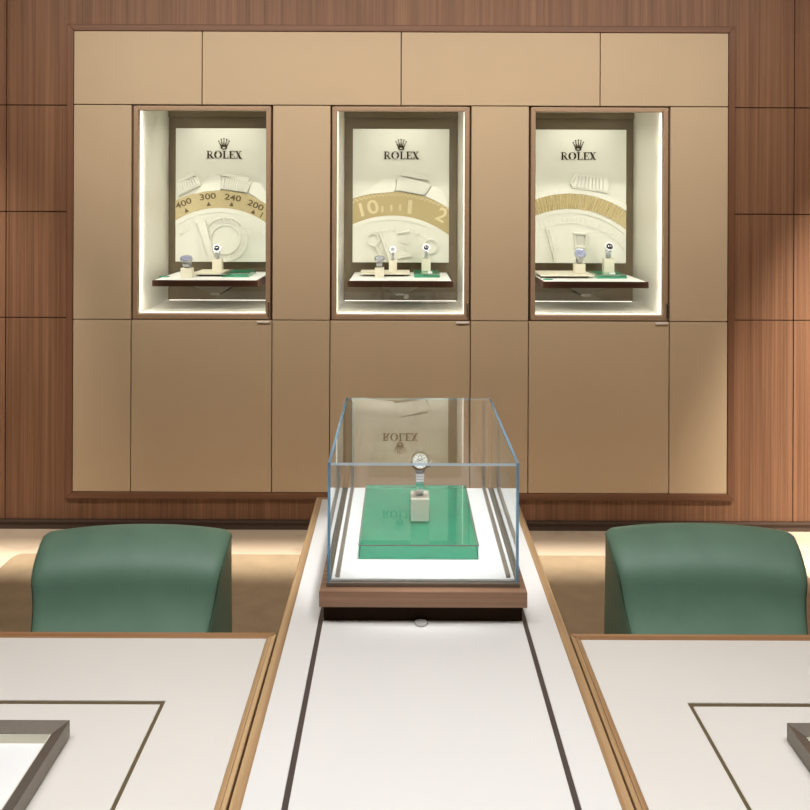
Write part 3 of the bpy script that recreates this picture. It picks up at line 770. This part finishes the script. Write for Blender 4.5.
# ------------------------------------------------------------------ chairs
def chair(sg):
    side = 'left' if sg < 0 else 'right'
    cx = X0+sg*.7095
    t = thing('office_chair', 'green leather chair with a curved low back behind the %s desk' % side, 'chair', (cx, 2.0, 0), 'green chairs behind the desks')
    nu, nv = 28, 20; zlo, ztop = .46, (.766 if sg < 0 else .774)
    b = B()
    def half(v):   # half widths front and rear at height fraction v
        return .191+.047*v**.8, .238-.004*v
    def corner(u): return (abs(u)**2.2)*.016+max(0, abs(u)-.93)**2*1.6
    def lean(v):       # how far the front leans back: rolled top, upright middle, swept forward towards the seat
        q = min(1, max(0, (v-.62)/.32)); return .20-.18*min(1, max(0, (v-.36)/.30)) if v < .62 else .02+.42*q*q*(3-2*q)
    def profile(v):
        n = 40; return 2.222-sum(lean(v+(1-v)*(k+.5)/n) for k in range(n))*(1-v)/n
    front, rear = [], []
    for j in range(nv+1):
        v = j/nv
        fr, rr = [], []
        for k in range(nu+1):
            u = -1+2*k/nu
            hf, hr = half(v)
            z = zlo+(ztop-zlo)*v-corner(u)*v**2
            yf = profile(v) + .009*(1-u*u)
            yr = 2.245 + .008*(1-u*u)
            rr_ = max(0, abs(u)-.9)/.1
            yf += .010*rr_**2
            zz = z-(.006*(max(0, v-.9)/.1)**2)
            fr.append(b.bm.verts.new((cx+u*hf, min(yf, 2.238), zz))); rr.append(b.bm.verts.new((cx+u*hr, yr, z-.004*(v > .99))))
        front.append(fr); rear.append(rr)
    for row in front+rear:          # the chair is turned a little, its outer side nearer the desk
        for p in row: p.co.y -= .040*(sg*(p.co.x-cx)+.236)
    def skin(g):
        for j in range(len(g)-1):
            for k in range(len(g[0])-1): b.face([g[j][k], g[j][k+1], g[j+1][k+1], g[j+1][k]])
    skin(front); skin(rear)
    for k in range(nu):
        b.face([front[-1][k], front[-1][k+1], rear[-1][k+1], rear[-1][k]]); b.face([front[0][k], front[0][k+1], rear[0][k+1], rear[0][k]])
    for j in range(nv):
        for k in (0, nu): b.face([front[j][k], rear[j][k], rear[j+1][k], front[j+1][k]])
    seam = [[Vector(front[j][k].co) for j in range(nv+1)] for k in (0, nu)]
    back = obj('backrest', b, M['chair'], t, .008, 3, True)
    for sd, line in zip((-1, 1), seam):
        st = B()
        for p, q in zip(line[:-2], line[1:-1]):
            for m in range(4):
                c = p.lerp(q, (m+.5)/4)
                st.box(c.x-.0012-sd*.004, c.x+.0012-sd*.004, c.y-.0022, c.y+.002, c.z-.0013, c.z+.0013)
        obj('stitching', st, M['stitch'], back)
    obj('seat', B().plan(rounded(cx-.23, cx+.23, 1.70, 2.20, .06), .40, .47), M['chair'], t, .015, 3)
    obj('column', B().vcyl(cx, 1.96, .03, .06, .40), M['chrome'], t)
    obj('base_plate', B().vcyl(cx, 1.96, .22, .0105, .03, 40, .20).vcyl(cx, 1.96, .20, .03, .06, 40, .035), M['chrome'], t)
for sg in (-1, 1): chair(sg)

# ------------------------------------------------------------------ light
def area(name, loc, target, sx, sy, power, col=(1, .95, .88), spread=180):
    l = bpy.data.lights.new(name, 'AREA'); l.shape = 'RECTANGLE'; l.size = sx; l.size_y = sy; l.energy = power; l.color = col; l.spread = math.radians(spread)
    o = bpy.data.objects.new(name, l); C.objects.link(o); o.location = loc
    o.rotation_euler = (Vector(target)-Vector(loc)).to_track_quat('-Z', 'Y').to_euler(); return o
def spot(name, loc, target, power, ang, blend=.6, col=(1, .95, .88), r=.04):
    l = bpy.data.lights.new(name, 'SPOT'); l.energy = power; l.spot_size = math.radians(ang); l.spot_blend = blend; l.color = col; l.shadow_soft_size = r
    o = bpy.data.objects.new(name, l); C.objects.link(o); o.location = loc
    o.rotation_euler = (Vector(target)-Vector(loc)).to_track_quat('-Z', 'Y').to_euler(); return o
WARM = (1, .94, .84); NEU = (.97, .985, 1)
area('wall_washer', (0, 2.75, 2.96), (0, 4.2, 1.55), 4.3, .10, 31, WARM, 110)
area('desk_light', (0, .9, 2.96), (0, 1.05, 0), 3.0, .8, 24, NEU, 95)
area('floor_slot', (0, 3.84, 2.97), (0, 3.84, 0), 6.0, .03, 11.5, (1, .95, .86), 10)
spot('left_wall_spot', (-2.5, 2.9, 2.9), (-2.3, 4.2, 1.0), 230, 44, 1, WARM)
spot('right_wall_spot', (2.6, 2.9, 2.9), (2.5, 4.2, .60), 1150, 48, 1, WARM)
spot('case_spot', (X0+.05, 1.75, 2.95), (X0, 2.08, .8), 150, 20, .5, NEU, .05)
K = .29
for i in range(3):
    cx = ccx+(i-1)*PITCH
    for sg in (-1, 1):
        area('niche_side_led', (cx+sg*(NH-.012), D+.045, 1.53), (cx+sg*(NH-.10), BY, 1.53), .010, .95, 3.0*K, (1, .98, .92), 160)
    area('niche_front_led', (cx, D+.06, 2.045), (cx, BY-.1, 1.2), .52, .03, 0.5*K, (1, .97, .86), 140)
    area('niche_top_led', (cx, D+.38, 2.055), (cx, D+.42, 1.2), .34, .02, 2.1*K, (1, .97, .86), 140)
    area('niche_floor_led', (cx, D+.045, NB+.012), (cx, BY, NB+.02), .56, .012, .8*K, (1, .98, .92), 160)
wd = bpy.data.worlds.new('World'); SC.world = wd; wd.use_nodes = True
wd.node_tree.nodes['Background'].inputs[0].default_value = (.9, .95, 1, 1); wd.node_tree.nodes['Background'].inputs[1].default_value = .05

# ------------------------------------------------------------------ camera
cam = bpy.data.cameras.new('camera'); co = bpy.data.objects.new('camera', cam); C.objects.link(co)
cam.sensor_width = 36; cam.lens = 36*F/810; cam.shift_x = (405-VX)/810; cam.shift_y = -(405-VY)/810; cam.clip_start = .05
co.matrix_world = Matrix.Translation((0, 0, H)) @ Matrix.Rotation(PI/2, 4, 'X') @ Matrix.Rotation(.0038, 4, 'Z')
SC.camera = co
SC.view_settings.view_transform = 'Standard'; SC.view_settings.look = 'None'; SC.view_settings.gamma = 1; SC.view_settings.use_curve_mapping = False
SC.view_settings.exposure = 0.0
SC.cycles.max_bounces = 14; SC.cycles.transparent_max_bounces = 24; SC.cycles.glossy_bounces = 6
SC.cycles.sample_clamp_indirect = 6; SC.cycles.sample_clamp_direct = 12
